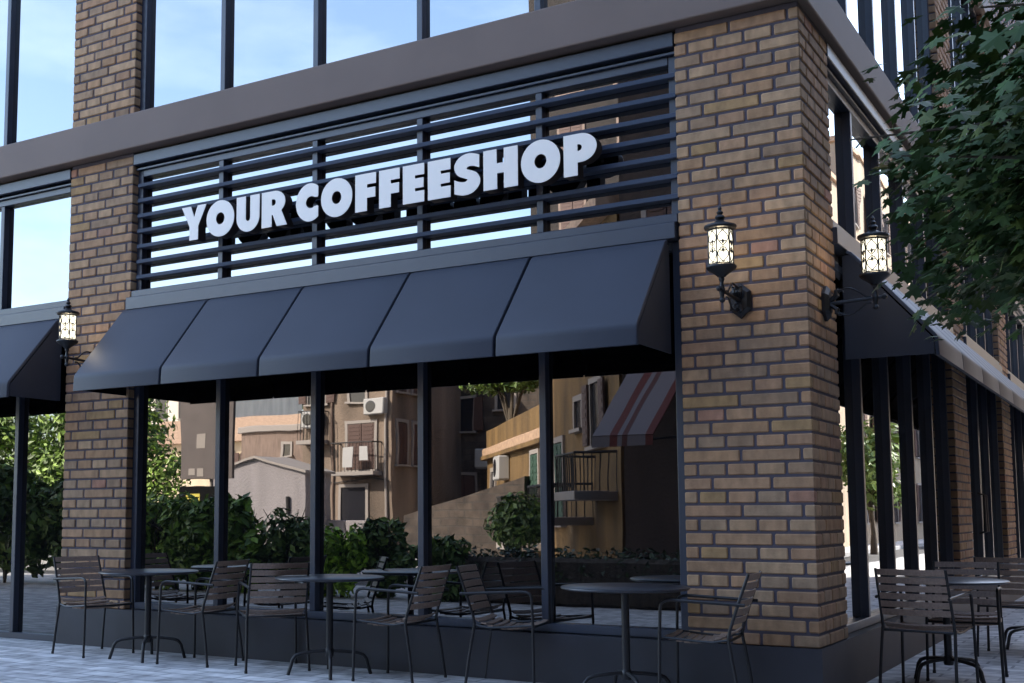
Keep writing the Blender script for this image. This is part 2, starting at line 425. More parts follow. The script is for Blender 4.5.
# ------------------------------------------------------------------ sign letters
def ell(cx, cy, a, b, t0, t1, n=20):
    return [(cx+a*cos(radians(t0+(t1-t0)*i/n)), cy+b*sin(radians(t0+(t1-t0)*i/n))) for i in range(n+1)]
def spline(P, n=5):
    out = []; N = len(P)
    for i in range(N):
        if P[i][2]:   # sharp point: keep, straight tangents
            pass
        p0, p1, p2, p3 = P[i-1], P[i], P[(i+1) % N], P[(i+2) % N]
        if p1[2]: p0 = p1
        if p2[2]: p3 = p2
        for k in range(n):
            t = k/n
            out.append(tuple(.5*((2*p1[j])+(-p0[j]+p2[j])*t+(2*p0[j]-5*p1[j]+4*p2[j]-p3[j])*t*t+(-p0[j]+3*p1[j]-3*p2[j]+p3[j])*t**3) for j in (0, 1)))
    return out
def glyph(ch):
    if ch == 'Y': return [[(0, 1), (.37, 1), (.505, .665), (.65, 1), (1, 1), (.675, .40), (.675, 0), (.325, 0), (.325, .40)]]
    if ch == 'O': return [ell(.5, .5, .5, .525, 0, 360, 40)[:-1], ell(.5, .5, .155, .175, 0, 360, 24)[:-1][::-1]]
    if ch == 'U': return [[(0, 1), (.40, 1), (.40, .40)]+ell(.50, .38, .10, .10, 180, 360, 10)+[(.60, .40), (.60, 1), (1, 1), (1, .40)]+ell(.5, .40, .5, .42, 0, -180, 24)]
    if ch == 'R': return [[(0, 0), (0, 1), (.48, 1)]+ell(.50, .68, .43, .32, 90, -38, 20)+[(.78, .43), (1, 0), (.60, 0), (.44, .33), (.40, .33), (.40, 0)],
                          [(.40, .59), (.46, .59)]+ell(.46, .68, .10, .09, -90, 90, 10)+[(.46, .77), (.40, .77)]]
    if ch == 'C': return [ell(.62, .5, .62, .525, 52, 308, 34)+[(1, .36)]+[(.97, .385)]+ell(.68, .5, .235, .165, -50, -310, 24)[0:]+[(.97, .615), (1, .64)]]
    if ch == 'F': return [[(0, 0), (0, 1), (1, 1), (1, .71), (.57, .71), (.57, .615), (.97, .615), (.97, .35), (.57, .35), (.57, 0)]]
    if ch == 'E': return [[(0, 0), (0, 1), (1, 1), (1, .71), (.57, .71), (.57, .63), (.97, .63), (.97, .375), (.57, .375), (.57, .295), (1, .295), (1, 0)]]
    if ch == 'H': return [[(0, 0), (0, 1), (.39, 1), (.39, .64), (.60, .64), (.60, 1), (1, 1), (1, 0), (.60, 0), (.60, .39), (.40, .39), (.40, 0)]]
    if ch == 'P': return [[(0, 0), (0, 1), (.5, 1)]+ell(.5, .655, .5, .345, 90, -90, 24)+[(.42, .31), (.42, 0)],
                          [(.42, .585), (.46, .585)]+ell(.46, .665, .095, .08, -90, 90, 10)+[(.46, .745), (.42, .745)]]
    if ch == 'S': return [spline([(.97, .95, 1), (.62, 1.025, 0), (.28, .98, 0), (.05, .82, 0), (.03, .65, 0), (.17, .49, 0), (.40, .41, 0), (.52, .365, 0), (.43, .315, 0), (.22, .335, 0), (.02, .40, 1),
                                  (.02, .04, 1), (.38, -.025, 0), (.72, .02, 0), (.96, .18, 0), (.99, .36, 0), (.84, .52, 0), (.60, .60, 0), (.49, .64, 0), (.57, .695, 0), (.78, .68, 0), (.97, .62, 1)])]
LET = [('Y', -5.429, -5.137), ('O', -5.133, -4.814), ('U', -4.786, -4.530), ('R', -4.505, -4.231), ('C', -4.134, -3.903), ('O', -3.873, -3.557), ('F', -3.527, -3.325), ('F', -3.294, -3.098),
       ('E', -3.067, -2.869), ('E', -2.835, -2.630), ('S', -2.600, -2.369), ('H', -2.340, -2.048), ('O', -2.021, -1.701), ('P', -1.673, -1.413)]
sign = thing('sign_lettering', (-3.42, -.12, 3.63), 0, 'large white block letters with dark brown sides across the black louvres', 'sign')
dg_objs = []
def letter_mesh(name, loops, w, h, depth, m, parent, loc):
    cu = bpy.data.curves.new(name, 'CURVE'); cu.dimensions = '2D'; cu.fill_mode = 'BOTH'; cu.extrude = depth/2
    for lp in loops:
        sp = cu.splines.new('POLY'); sp.points.add(len(lp)-1); sp.use_cyclic_u = True
        for pt, (x, y) in zip(sp.points, lp): pt.co = (x*w, y*h, 0, 1)
    t = bpy.data.objects.new('tmp', cu); COL.objects.link(t)
    bpy.context.view_layer.update()
    me = bpy.data.meshes.new_from_object(t.evaluated_get(bpy.context.evaluated_depsgraph_get()))
    bpy.data.objects.remove(t); bpy.data.curves.remove(cu)
    me.transform(Matrix(((1, 0, 0, 0), (0, 0, 1, 0), (0, 1, 0, 0), (0, 0, 0, 1))))
    me.flip_normals(); me.materials.clear(); me.materials.append(m); me.name = name
    o = bpy.data.objects.new(name, me); COL.objects.link(o); o.parent = parent; o.location = loc
    return o
for ch, a, b in LET:
    w = b-a; g = glyph(ch)
    s = letter_mesh('letter', g, w, .307, .094, M_['lettside'], sign, (a+3.42, .054, 0))
    letter_mesh('letter_face', g, w, .307, .006, M_['white'], s, (0, -.0505, 0))

# ------------------------------------------------------------------ wall lamps: local -y points away from the wall, origin on the wall at arm height
def make_lamp(out=-.40):
    r = thing('wall_lamp', (0, 0, 0), 0, '', 'wall lamp', 'lit iron wall lamps on the brick piers')
    b = MB()
    hexa = [(.082*cos(pi/2+i*pi/3), 0, .122*sin(pi/2+i*pi/3)) for i in range(6)]
    hexa2 = [(x*.74, -.045, z*.78) for x, _, z in hexa]
    hexa1 = [(x, -.022, z) for x, _, z in hexa]
    vs = hexa+hexa1+hexa2; fs = [(0, 1, 2, 3, 4, 5), (12, 13, 14, 15, 16, 17)]
    for k in (0, 6):
        for i in range(6): fs.append((k+i, k+(i+1) % 6, k+6+(i+1) % 6, k+6+i))
    b.add(vs, fs); b.build('back_plate', M_['iron'], r)
    a = MB(); a.tube([(0, -.04, -.005), (0, -.15, .0), (0, out-.05, .012)], [.017, .012, .010], 8)
    a.lathe([(.0, -.02), (.016, -.012), (.02, 0), (.016, .012), (0, .02)], 10, (0, out-.055, .012))
    a.lathe([(.0, -.085), (.014, -.08), (.02, -.066), (.012, -.05), (.017, -.02), (.022, 0), (.016, .02), (.012, .05), (.02, .07), (.013, .09), (.03, .105)], 12, (0, out, .012))
    a.build('arm', M_['iron'], r)
    sc = MB()
    for sgn in (1, -1):
        pts = []
        for i in range(24):
            t = i/23; pts.append((0, -.05-.26*t, sgn*(.02+.085*sin(pi*min(1, t*1.15))**1.0*(1-.35*t))))
        sc.tube(pts, .0065, 6)
        sp = []
        for i in range(18):
            an = i/17*1.6*pi; rr = .034*(1-i/24); sp.append((0, -.095+rr*cos(an+pi), sgn*(.06+rr*sin(an))))
        sc.tube(sp, .006, 6)
        # acanthus leaf rising off the plate
        for dx in (-.02, 0, .02):
            sc.tube([(dx*.4, -.045, sgn*.015), (dx, -.088, sgn*.05), (dx*1.3, -.085, sgn*.078), (dx*1.4, -.10, sgn*.086)], [.013, .015, .011, .005], 6)
    sc.build('scroll', M_['iron'], r)
    zb = .118
    lb = MB(); lb.lathe([(.026, zb-.022), (.034, zb-.012), (.055, zb+.004), (.088, zb+.026), (.098, zb+.038), (.096, zb+.048), (.084, zb+.054), (.0, zb+.054)], 24, (0, out, 0)); lb.build('lantern_base', M_['iron'], r, smooth=30)
    z0, z1 = zb+.054, zb+.285; R = .079
    g = MB(); g.lathe([(R-.005, z0+.001), (R-.005, z1-.001)], 6, (0, out, 0), rot=pi/6); g.build('lamp_glass', M_['lamp'], r)
    ld = bpy.data.lights.new('bulb', 'POINT'); ld.energy = 7; ld.specular_factor = .3; ld.color = (1, .86, .64); ld.shadow_soft_size = .03
    lo = bpy.data.objects.new('bulb', ld); COL.objects.link(lo); lo.parent = r; lo.location = (0, out, (z0+z1)/2)
    fl = MB()
    for i in range(6):
        an = pi/6+i*pi/3; c = Vector((cos(an)*R, out+sin(an)*R, 0))
        fl.tube([c+Vector((0, 0, z0-.002)), c+Vector((0, 0, z1+.002))], .0048, 6)
        a0, a1 = an, an+pi/3
        p0 = Vector((cos(a0)*R, out+sin(a0)*R, 0)); p1 = Vector((cos(a1)*R, out+sin(a1)*R, 0))
        def Q(u, v): q = p0.lerp(p1, u); return Vector((q.x, q.y, z0+(z1-z0)*v))
        for sg in (1, -1):
            f = lambda u: .5+sg*(u-.5)
            for v0, v1, fl_ in ((.5, 1.0, 1), (.5, 0.0, 1)):
                pts = []
                for k in range(13):
                    t = k/12
                    u = .5+.40*sin(pi*(t*1.0))*(.25+.75*sin(pi*t)) if t < .5 else .5+.40*sin(pi*t)
                    pts.append(Q(f(.5+.42*sin(pi*t)), v0+(v1-v0)*(t*.86+.02)))
                fl.tube(pts, .0031, 4)
                # corner hooks at the end
                fl.tube([Q(f(.98), v0+(v1-v0)*.98), Q(f(.75), v0+(v1-v0)*.86), Q(f(.5), v0+(v1-v0)*.90)], .002, 4)
                # curl beside the fleur
                cp = [Q(f(.5), v0+(v1-v0)*.10)]
                for k in range(8):
                    an2 = k/7*1.4*pi; cp.append(Q(f(.5+.17+.12*cos(pi-an2)*(1-k/14)), v0+(v1-v0)*(.20+.085*sin(an2))))
                fl.tube(cp, .0029, 4)
        for vc, sg in ((.62, 1), (.38, -1)):
            pts = [Q(.5, vc-.06*sg), Q(.5, vc-.01*sg), Q(.5, vc+.03*sg), Q(.5, vc+.075*sg)]
            fl.tube(pts, [.0025, .0075, .0065, .0015], 6)
            for s2 in (-1, 1): fl.tube([Q(.5, vc-.02*sg), Q(.5+.12*s2, vc+.02*sg), Q(.5+.17*s2, vc)], [.0035, .0042, .0015], 5)
    for zz in (z0+.004, z1-.004):
        fl.tube([(cos(pi/6+i*pi/3)*R, out+sin(pi/6+i*pi/3)*R, zz) for i in range(7)], .0045, 6)
    fl.build('filigree', M_['iron'], r)
    cp = MB(); cp.lathe([(.0, z1), (.086, z1), (.098, z1+.006), (.104, z1+.018), (.100, z1+.028), (.078, z1+.036), (.045, z1+.046), (.028, z1+.058), (.02, z1+.064), (0, z1+.066)], 24, (0, out, 0)); co = cp.build('lantern_cap', M_['iron'], r, smooth=30)
    fi = MB(); z2 = z1+.06; fi.lathe([(.016, z2), (.026, z2+.01), (.032, z2+.022), (.026, z2+.034), (.014, z2+.040), (.02, z2+.048), (.022, z2+.056), (.012, z2+.066), (.009, z2+.072), (.014, z2+.080), (.010, z2+.092), (0, z2+.104)], 14, (0, out, 0)); fi.build('finial', M_['iron'], co, smooth=40)
    return r
lamp = make_lamp(); lamp.location = (-.441, 0, 2.62); lamp['label'] = 'lit iron lamp on the front face of the right brick pier'
l2 = make_lamp(-.335); l2.location = (0, .415, 2.62); l2.rotation_euler.z = pi/2; l2['label'] = 'lit iron lamp reaching sideways from the pier beneath the tree'
l3 = copy_tree(lamp); l3.location = (-6.56, 0, 2.63); l3['label'] = 'lit iron lamp between the two front awnings on the left pier'

# ------------------------------------------------------------------ chairs and tables
def make_chair():
    r = thing('slatted_armchair', (0, 0, 0), 0, '', 'chair', 'brown slatted armchairs on the pavement')
    W = .232; R = .0105
    for s in (-1, 1):
        y = s*W
        m = MB(); m.tube([(.235, y*1.06, .0), (.228, y*1.02, .43), (.222, y, .60)], R, 8)
        m.lathe([(.0125, 0), (.0125, .02)], 8, (.235, y*1.06, 0)); m.build('leg', M_['tube'], r, smooth=50)
        m = MB(); m.tube([(.222, y, .599), (.219, y, .63), (.208, y, .651), (.188, y, .662), (.155, y, .666), (-.1, y, .655), (-.30, y, .645)], R, 8); m.build('arm', M_['tube'], r, smooth=50)
        m = MB(); m.tube([(-.262, y*1.06, 0), (-.235, y*1.03, .2), (-.198, y, .415), (-.195, y, .44)], R, 8)
        m.lathe([(.0125, 0), (.0125, .02)], 8, (-.262, y*1.06, 0)); m.build('leg', M_['tube'], r, smooth=50)
        m = MB(); m.tube([(-.195, y*.985, .435), (-.205, y*.985, .49), (-.262, y*.97, .66), (-.325, y*.96, .835)], [R, R, R, R*.9], 8); m.build('back_post', M_['tube'], r, smooth=50)
        m = MB(); m.tube([(.228, y*.985, .436), (.12, y*.985, .428), (0, y*.985, .418), (-.1, y*.985, .414), (-.195, y*.985, .432)], .0085, 6); m.build('seat_rail', M_['tube'], r, smooth=50)
    m = MB(); m.tube([(.226, -W, .425), (.226, W, .425)], .0085, 6); m.build('cross_rail', M_['tube'], r)
    m = MB(); m.tube([(-.19, -W, .42), (-.19, W, .42)], .0085, 6); m.build('cross_rail', M_['tube'], r)
    m = MB(); n = 9
    for i in range(n):
        t = i/(n-1); x = .205-.385*t
        z = .436-.030*sin(pi*min(1, t*1.15))+(.028*((t-.8)/.2)**2 if t > .8 else 0)
        slope = (-.0 if t < .8 else -.5*(t-.8)/.2)
        Mx = Matrix.Translation((x, 0, z+.006)) @ Matrix.Rotation(slope*-1.0, 4, 'Y')
        segs = 6
        for k in range(segs):
            pass
        vs = []; hw = .019
        for k in range(7):
            yy = -W+.012+(2*W-.024)*k/6; dz = -.012*(1-((k-3)/3)**2)
            for dx, dd in ((-hw, 0), (hw, 0), (hw, -.009), (-hw, -.009)): vs.append(Mx @ Vector((dx, yy, dz+dd)))
        fs = [(0, 1, 2, 3), (24, 27, 26, 25)]
        for k in range(6):
            for q in range(4): fs.append((k*4+q, (k+1)*4+q, (k+1)*4+(q+1) % 4, k*4+(q+1) % 4))
        m.add(vs, fs)
    m.build('seat', M_['slat'], r)
    m = MB()
    for i in range(6):
        z = .545+i*.0535; x = -.218-(z-.52)*.345
        vs = []; hh = .0205; ti = .34
        for k in range(9):
            yy = -W*.955+2*W*.955*k/8; dx = -.022*(1-((k-4)/4)**2)
            for a, b in ((.006, -hh), (.006, hh), (-.004, hh), (-.004, -hh)): vs.append((x+dx+a-b*ti, yy, z+b))
        fs = [(0, 1, 2, 3), (32, 35, 34, 33)]
        for k in range(8):
            for q in range(4): fs.append((k*4+q, (k+1)*4+q, (k+1)*4+(q+1) % 4, k*4+(q+1) % 4))
        m.add(vs, fs)
    m.build('backrest', M_['slat'], r)
    return r
chair = make_chair()
def make_table():
    r = thing('round_table', (0, 0, 0), 0, '', 'table', 'round dark tables on the pavement')
    m = MB(); m.lathe([(.0, .712), (.395, .712), (.412, .716), (.417, .722), (.415, .729), (.408, .733), (0, .733)], 56); m.build('tabletop', M_['table'], r, smooth=30)
    m = MB(); m.lathe([(.026, .15), (.026, .69)], 14); m.lathe([(.14, .705), (.14, .712)], 20); m.lathe([(.03, .685), (.05, .70), (.12, .706)], 14); m.lathe([(.0, .13), (.03, .135), (.034, .15), (.034, .19), (.026, .20)], 14); m.build('stem', M_['tube'], r, smooth=40)
    for i in range(4):
        a = i*pi/2+pi/4; c, s = cos(a), sin(a)
        m = MB(); P = [(.02, .178), (.12, .172), (.215, .160), (.255, .145), (.278, .115), (.29, .07), (.312, .0)]
        m.tube([(c*q, s*q, z) for q, z in P], .0135, 8); m.build('leg', M_['tube'], r, smooth=50)
    return r
table = make_table()
def put(o, first, x, y, deg, label):
    c = o if first else copy_tree(o)
    c.location = (x, y, 0); c.rotation_euler.z = radians(deg); c['label'] = label; return c
put(chair, True, -6.11, -.405, -10.5, 'slatted armchair before the left brick pier, leftmost of all')
put(chair, False, -4.88, -.40, 186, 'slatted armchair facing left between the first table and the chair seen from behind')
put(chair, False, -4.14, -.375, 140, 'slatted armchair seen from behind, left of the middle table')
put(chair, False, -2.94, -.385, 183, 'slatted armchair facing left at the middle table, back to back with another')
put(chair, False, -2.11, -.19, 12, 'slatted armchair facing right towards the largest looking table near the pier')
put(chair, False, -.63, -.36, 187, 'slatted armchair facing left in front of the right brick pier')
put(chair, False, .48, .93, 83, 'large slatted armchair seen from behind on the right side street')
put(chair, False, .60, 1.77, -86, 'slatted armchair across the side street table, facing the viewer')
put(chair, False, .73, 3.55, 87, 'slatted armchair farthest down the side street, cut by the right edge')
put(table, True, -5.44, -.43, -7, 'round dark table beside the left brick pier')
put(table, False, -3.525, -.44, -7, 'round dark table in the middle of the front windows')
put(table, False, -1.12, -.46, -7, 'round dark table left of the chair before the right pier')
put(table, False, .53, 1.42, 10, 'round dark table on the side street between two chairs')
put(table, False, .80, 4.25, 10, 'round dark table far down the side street behind the chairs')

# ------------------------------------------------------------------ vegetation
def leaf_cloud(mb, clumps, n, size, tints, droop=.3, shape='quad'):
    """leaf-sized faces spread through the volume of each clump (x,y,z,rx,ry,rz)"""
    tot = sum(c[3]*c[4]*c[5] for c in clumps)**1.0
    for (cx, cy, cz, rx, ry, rz) in clumps:
        k = max(10, int(n*(rx*ry*rz)/tot))
        for _ in range(k):
            while True:
                p = Vector((random.uniform(-1, 1), random.uniform(-1, 1), random.uniform(-1, 1)))
                if .25 < p.length < 1: break
            p = p*(.55+.45*random.random())/max(p.length, .55) if random.random() < .5 else p
            c = Vector((cx+p.x*rx, cy+p.y*ry, cz+p.z*rz))
            nrm = (Vector((p.x, p.y, p.z*.6+.35)).normalized()+Vector((random.gauss(0, .5), random.gauss(0, .5), random.gauss(0, .4)))).normalized()
            t = nrm.cross(Vector((random.gauss(0, 1), random.gauss(0, 1), random.gauss(0, 1)))).normalized()
            b = nrm.cross(t); s = size*random.uniform(.6, 1.3)
            mb.cur = random.choice(tints); g = random.uniform(.75, 1.25); mb.cur = tuple(q*g for q in mb.cur)
            if shape == 'quad':
                mb.add([c-t*s, c+b*s*.45+nrm*s*.1, c+t*s, c-b*s*.45+nrm*s*.1], [(0, 1, 2), (0, 2, 3)])
            else:
                maple(mb, c, t, b, nrm, s)
MAPLE = [(0, -.75), (.12, -.2), (.5, -.42), (.45, -.12), (.92, -.02), (.72, .18), (.78, .42), (.45, .36), (.24, .34), (.30, .72), (.14, .72), (0, 1.1)]
MAPLE = MAPLE+[(-x, y) for x, y in MAPLE[-2:0:-1]]
def maple(mb, c, t, b, n, s):
    vs = [c+b*(y*s*.5)+t*(x*s*.52)-n*(abs(x)*s*.12+max(0, y)*s*.10) for x, y in MAPLE]
    k = len(vs); mid = len(vs); vs.append(c+b*(-.05*s))
    mb.add(vs, [(mid, i, (i+1) % k) for i in range(k)])
def tree(name, label, base, trunk_h, clumps, n, size, m, tints, r0=.1, shape='quad', group=None, cat='tree'):
    r = thing(name, base, 0, label, cat, group)
    tb = MB(); top = Vector((random.uniform(-.1, .1), random.uniform(-.1, .1), trunk_h))
    tb.tube([(0, 0, -.05), (0, 0, trunk_h*.3), top*.7, top], [r0*1.25, r0, r0*.85, r0*.7], 10)
    for (x, y, z, rx, ry, rz) in clumps[:14]:
        e = Vector((x, y, z)); mdl = top.lerp(e, .5)+Vector((0, 0, .12*(e-top).length))
        tb.tube([top*.85, top.lerp(mdl, .5), mdl, e], [r0*.5, r0*.36, r0*.22, r0*.06], 6)
    tb.build('trunk', M_['bark'], r, smooth=60)
    cb = MB(); leaf_cloud(cb, clumps, n, size, tints, shape=shape); cb.build('crown', m, r)
    return r
GT = [(1, 1, 1), (.8, .85, .8), (1.25, 1.2, .9), (.65, .75, .7), (1.4, 1.3, .8)]

# street tree on the right: crown overhangs the side street window
def street_tree():
    r = thing('maple_tree', (2.9, -1.0, 0), 0, 'dark green maple tree whose crown fills the upper right corner', 'tree')
    rnd = random.Random(11)
    tb = MB(); tb.tube([(0, 0, -.05), (.02, 0, .9), (-.03, -.05, 2.0), (-.1, -.1, 2.6), (-.15, -.1, 3.6), (-.1, 0, 4.8)], [.13, .10, .09, .075, .05, .02], 12)
    cb = MB(); tints = [(1, 1, 1), (.8, .9, .9), (.7, .8, .75), (1.2, 1.15, .8), (1.3, 1.0, .7), (.9, 1.05, 1.0)]
    for k in range(720):
        # twig ends on and inside an uneven ellipsoid
        an = rnd.uniform(0, 2*pi); ph = math.asin(rnd.uniform(-.9, 1)); rr = rnd.uniform(.4, 1.0)
        lump = 1+.13*sin(3*an+1)+.10*sin(5*ph+2*an)
        tp = 1-.55*max(0, sin(ph))*rr
        e = Vector((cos(an)*cos(ph)*2.3*rr*lump*tp-.25+.25*max(0, sin(ph)), sin(an)*cos(ph)*1.9*rr*lump*tp-.1, 2.95+sin(ph)*(2.2 if ph > 0 else .85)*rr*lump))
        st = Vector((-.1, -.08, rnd.uniform(2.0, 3.4))); mid = st.lerp(e, .55)+Vector((0, 0, .14))
        if k % 4 == 0: tb.tube([st, st.lerp(mid, .5), mid, e], [.026, .019, .012, .004], 5)
        d = (e-st).normalized()
        for q in range(40):
            c = e+Vector((rnd.gauss(0, .19), rnd.gauss(0, .19), rnd.gauss(0, .12)))-d*rnd.uniform(0, .25)
            if c.x+2.9 < 1.93-.185*(c.y+6.79)+rnd.gauss(.05, .09) or c.z < 2.2: continue
            n = (Vector((d.x*.5, d.y*.5, .9))+Vector((rnd.gauss(0, .35), rnd.gauss(0, .35), rnd.gauss(0, .25)))).normalized()
            b = (Vector((d.x, d.y, -.35))+Vector((rnd.gauss(0, .6), rnd.gauss(0, .6), rnd.gauss(0, .2)))); b = (b-n*b.dot(n)).normalized()
            g = rnd.uniform(.7, 1.3); cb.cur = tuple(x*g for x in rnd.choice(tints))
            maple(cb, c, n.cross(b), b, n, rnd.uniform(.095, .155))
    tb.build('trunk', M_['bark'], r, smooth=60); cb.build('crown', M_['leaf'], r)
street_tree()

# ------------------------------------------------------------------ ground
def sheet(name, x0, x1, y0, y1, z, m):
    p = MB(); p.add([(x0, y0, z), (x1, y0, z), (x1, y1, z), (x0, y1, z)], [(0, 1, 2, 3)]); return structure(p.build(name, m))
sheet('ground', -600, 600, -600, 600, -.16, M_['earth'])
sheet('road', -80, 9.5, -11.6, -8.7, -.12, M_['road'])
sheet('road', 4.2, 6.4, -8.7, 90, -.119, M_['road'])
def slab(name, x0, x1, y0, y1, m): 
    p = MB(); p.box(x0, x1, y0, y1, -.155, 0); return structure(p.build(name, m))
slab('pavement', -80, 4.05, -8.55, 90, M_['pavers'])
p = MB(); p.box(-80, 4.2, -8.7, -8.551, -.155, .004, .012); p.box(4.051, 4.2, -8.549, 90, -.155, .004, .012); structure(p.build('kerb', M_['kerb']))
slab('pavement', -80, 40, -70, -11.75, M_['pavers'])
p = MB(); p.box(-80, 40, -11.749, -11.6, -.155, .004, .012); structure(p.build('kerb', M_['kerb']))
slab('pavement', 6.55, 40, -8.55, 90, M_['pavers'])
p = MB(); p.box(6.4, 6.549, -8.55, 90, -.155, .004, .012); structure(p.build('kerb', M_['kerb']))

# ------------------------------------------------------------------ the other side of the street (seen mirrored in the glass)
def plaster(name, col, lo=.78, hi=1.12, sc=1.2): return mat(name, col, .9, noise=(sc, lo, hi, (1.5, 1.5, .35), 12), bump=(14, .5, .03))
P_beige = plaster('beige_plaster', (.22, .165, .125), .42, 1.25, .7); P_grey = plaster('mauve_grey_plaster', (.27, .245, .25), .85, 1.08); P_cream = plaster('cream_plaster', (.66, .54, .38))
P_yel = plaster('ochre_plaster', (.165, .098, .034), .5, 1.3); P_terr = plaster('tan_plaster', (.36, .28, .205)); P_dark = plaster('blackish_plaster', (.022, .016, .013), .6, 1.3); P_brown = plaster('brown_plaster', (.045, .030, .024), .7, 1.2); P_pale = plaster('pale_plaster', (.72, .64, .54))  # the tenement plaster is simply a very dark brown
M_['stone'] = brick_tex('rubble_stone', (.075, .056, .043), (.05, .037, .03), (.05, .042, .036), 1, .5, .22, .02, rot=(pi/2, 0, 0), noise_amt=.5, nsc=3)
M_['tile'] = mat('roof_tiles', (.44, .29, .19), .85, noise=(9, .7, 1.2, (1, 1, 1), 5)); M_['shut'] = mat('brown_shutter', (.085, .045, .035), .7); M_['shutg'] = mat('green_shutter', (.03, .07, .045), .7)
M_['pane'] = mat('window_dark', (.02, .02, .025), .15); M_['trim'] = mat('pale_trim', (.30, .265, .24), .8); M_['acw'] = mat('appliance_white', (.4, .39, .38), .5)
M_['rail'] = mat('iron_rail', (.02, .018, .018), .6); M_['pot'] = mat('terracotta', (.36, .14, .07), .8); M_['hut'] = mat('rust_brown_board', (.20, .14, .11), .8, noise=(2, .7, 1.2, (6, 1, 1), 5))
M_['board'] = mat('notice_board', (.085, .066, .062), .6, noise=(2, .8, 1.15, (1, 1, 1), 6)); M_['yellow'] = mat('yellow_sticker', (.55, .46, .06), .6)
M_['stripe'] = None
def win(parent, u, z, w, h, kind='panes', fm='trim', sm='shut', d=0.0, axis='y'):
    """window part: surround + pane + shutters as sub-parts; (u,z)=centre of sill. axis y: faces local +y at y=d ; axis x: faces +x at x=d"""
    def bx(m, a, b, p, q, z0, z1):
        if axis == 'y': m.box(a, b, d+p, d+q, z0, z1)
        else: m.box(d+p, d+q, a, b, z0, z1)
    f = MB(); t = .10
    bx(f, u-w/2-t, u-w/2, -.05, .05, z-.08, z+h+t); bx(f, u+w/2, u+w/2+t, -.05, .05, z-.08, z+h+t); bx(f, u-w/2, u+w/2, -.05, .05, z+h, z+h+t); bx(f, u-w/2-t-.05, u+w/2+t+.05, -.05, .12, z-.14, z-.081)
    o = f.build('window', M_[fm], parent)
    g = MB(); bx(g, u-w/2, u+w/2, -.04, .012, z-.08, z+h); g.build('pane', M_['pane'], o)
    if kind == 'closed':
        for s in (-1, 1):
            m = MB(); a, b = (u-w/2+.01, u-.015) if s < 0 else (u+.015, u+w/2-.01)
            bx(m, a, b, .02, .05, z-.06, z+h-.02)
            k = int(h/.13)
            for i in range(k): bx(m, a+.05, b-.05, .05, .062, z+i*h/k, z+i*h/k+.07)
            m.build('shutter', M_[sm], o)
    if kind == 'open':
        for s in (-1, 1):
            a = u+s*(w/2+.06); b = a+s*w*.48; m = MB(); bx(m, min(a, b), max(a, b), .055, .095, z-.05, z+h)
            k = int(h/.13)
            for i in range(k): bx(m, min(a, b)+.05, max(a, b)-.05, .095, .105, z+i*h/k, z+i*h/k+.07)
            m.build('shutter', M_[sm], o)
    return o
def house(name, label, loc, rz, x0, x1, depth, h, wm, roof=None, cat='house'):
    r = thing(name, loc, rz, label, cat)
    p = MB(); p.box(x0, x1, -depth, 0, 0, h); p.build('wall', wm, r)
    p = MB()
    if roof == 'gable':     # ridge runs along local y
        c = (x0+x1)/2; rise = (x1-x0)*.13
        q = MB(); q.extr([(x0, 0, h), (x1, 0, h), (c, 0, h+rise)], (0, -depth, 0)); q.build('gable_wall', wm, r)
        for s in (-1, 1):
            e = x0 if s < 0 else x1; k = .15
            p.extr([(c, .12, h+rise+.005), (c+(e-c)*1.05, .12, h-rise*.05+.005), (c+(e-c)*1.05, .12, h-rise*.05+.08), (c, .12, h+rise+.08)], (0, -depth-.24, 0))
        p.build('roof', M_['tile'] if wm != P_grey else M_['trim'], r)
    elif roof == 'slope':   # slopes towards +y
        p.extr([(x0-.3, .5, h-.1), (x0-.3, -depth/2, h+depth*.22), (x0-.3, -depth-.5, h-.1)], (x1-x0+.6, 0, 0)); p.build('roof', M_['tile'], r)
    else:
        p.box(x0-.12, x1+.12, -depth-.12, .12, h, h+.22, .02); p.build('roof', M_['trim'] if roof is None else M_['tile'], r)
    return r
def ac_unit(parent, x, y, z):
    m = MB(); m.box(x-.4, x+.4, y, y+.3, z, z+.55, .03); o = m.build('air_conditioner', M_['acw'], parent)
    g = MB(); g.lathe([(.2, 0), (.2, .01), (.17, .012), (0, .012)], 16); g.build('fan_grille', M_['pane'], o, M=Matrix.Translation((x-.1, y+.3, z+.28)) @ Matrix.Rotation(-pi/2, 4, 'X'))
def balcony(parent, x0, x1, z, out, sm='trim', rail_h=.95):
    m = MB(); m.box(x0, x1, .0, out, z-.14, z, .01); o = m.build('balcony', M_[sm], parent)
    g = MB()
    for a, b in (((x0+.04, out-.04), (x1-.04, out-.04)), ((x0+.04, .0), (x0+.04, out-.04)), ((x1-.04, 0), (x1-.04, out-.04))):
        g.tube([(a[0], a[1], z+rail_h), (b[0], b[1], z+rail_h)], .022, 5)
        n = max(2, int(math.hypot(b[0]-a[0], b[1]-a[1])/.13))
        for i in range(n+1): g.tube([(a[0]+(b[0]-a[0])*i/n, a[1]+(b[1]-a[1])*i/n, z), (a[0]+(b[0]-a[0])*i/n, a[1]+(b[1]-a[1])*i/n, z+rail_h)], .011, 4, False)
    g.build('railing', M_['rail'], o)
    return o

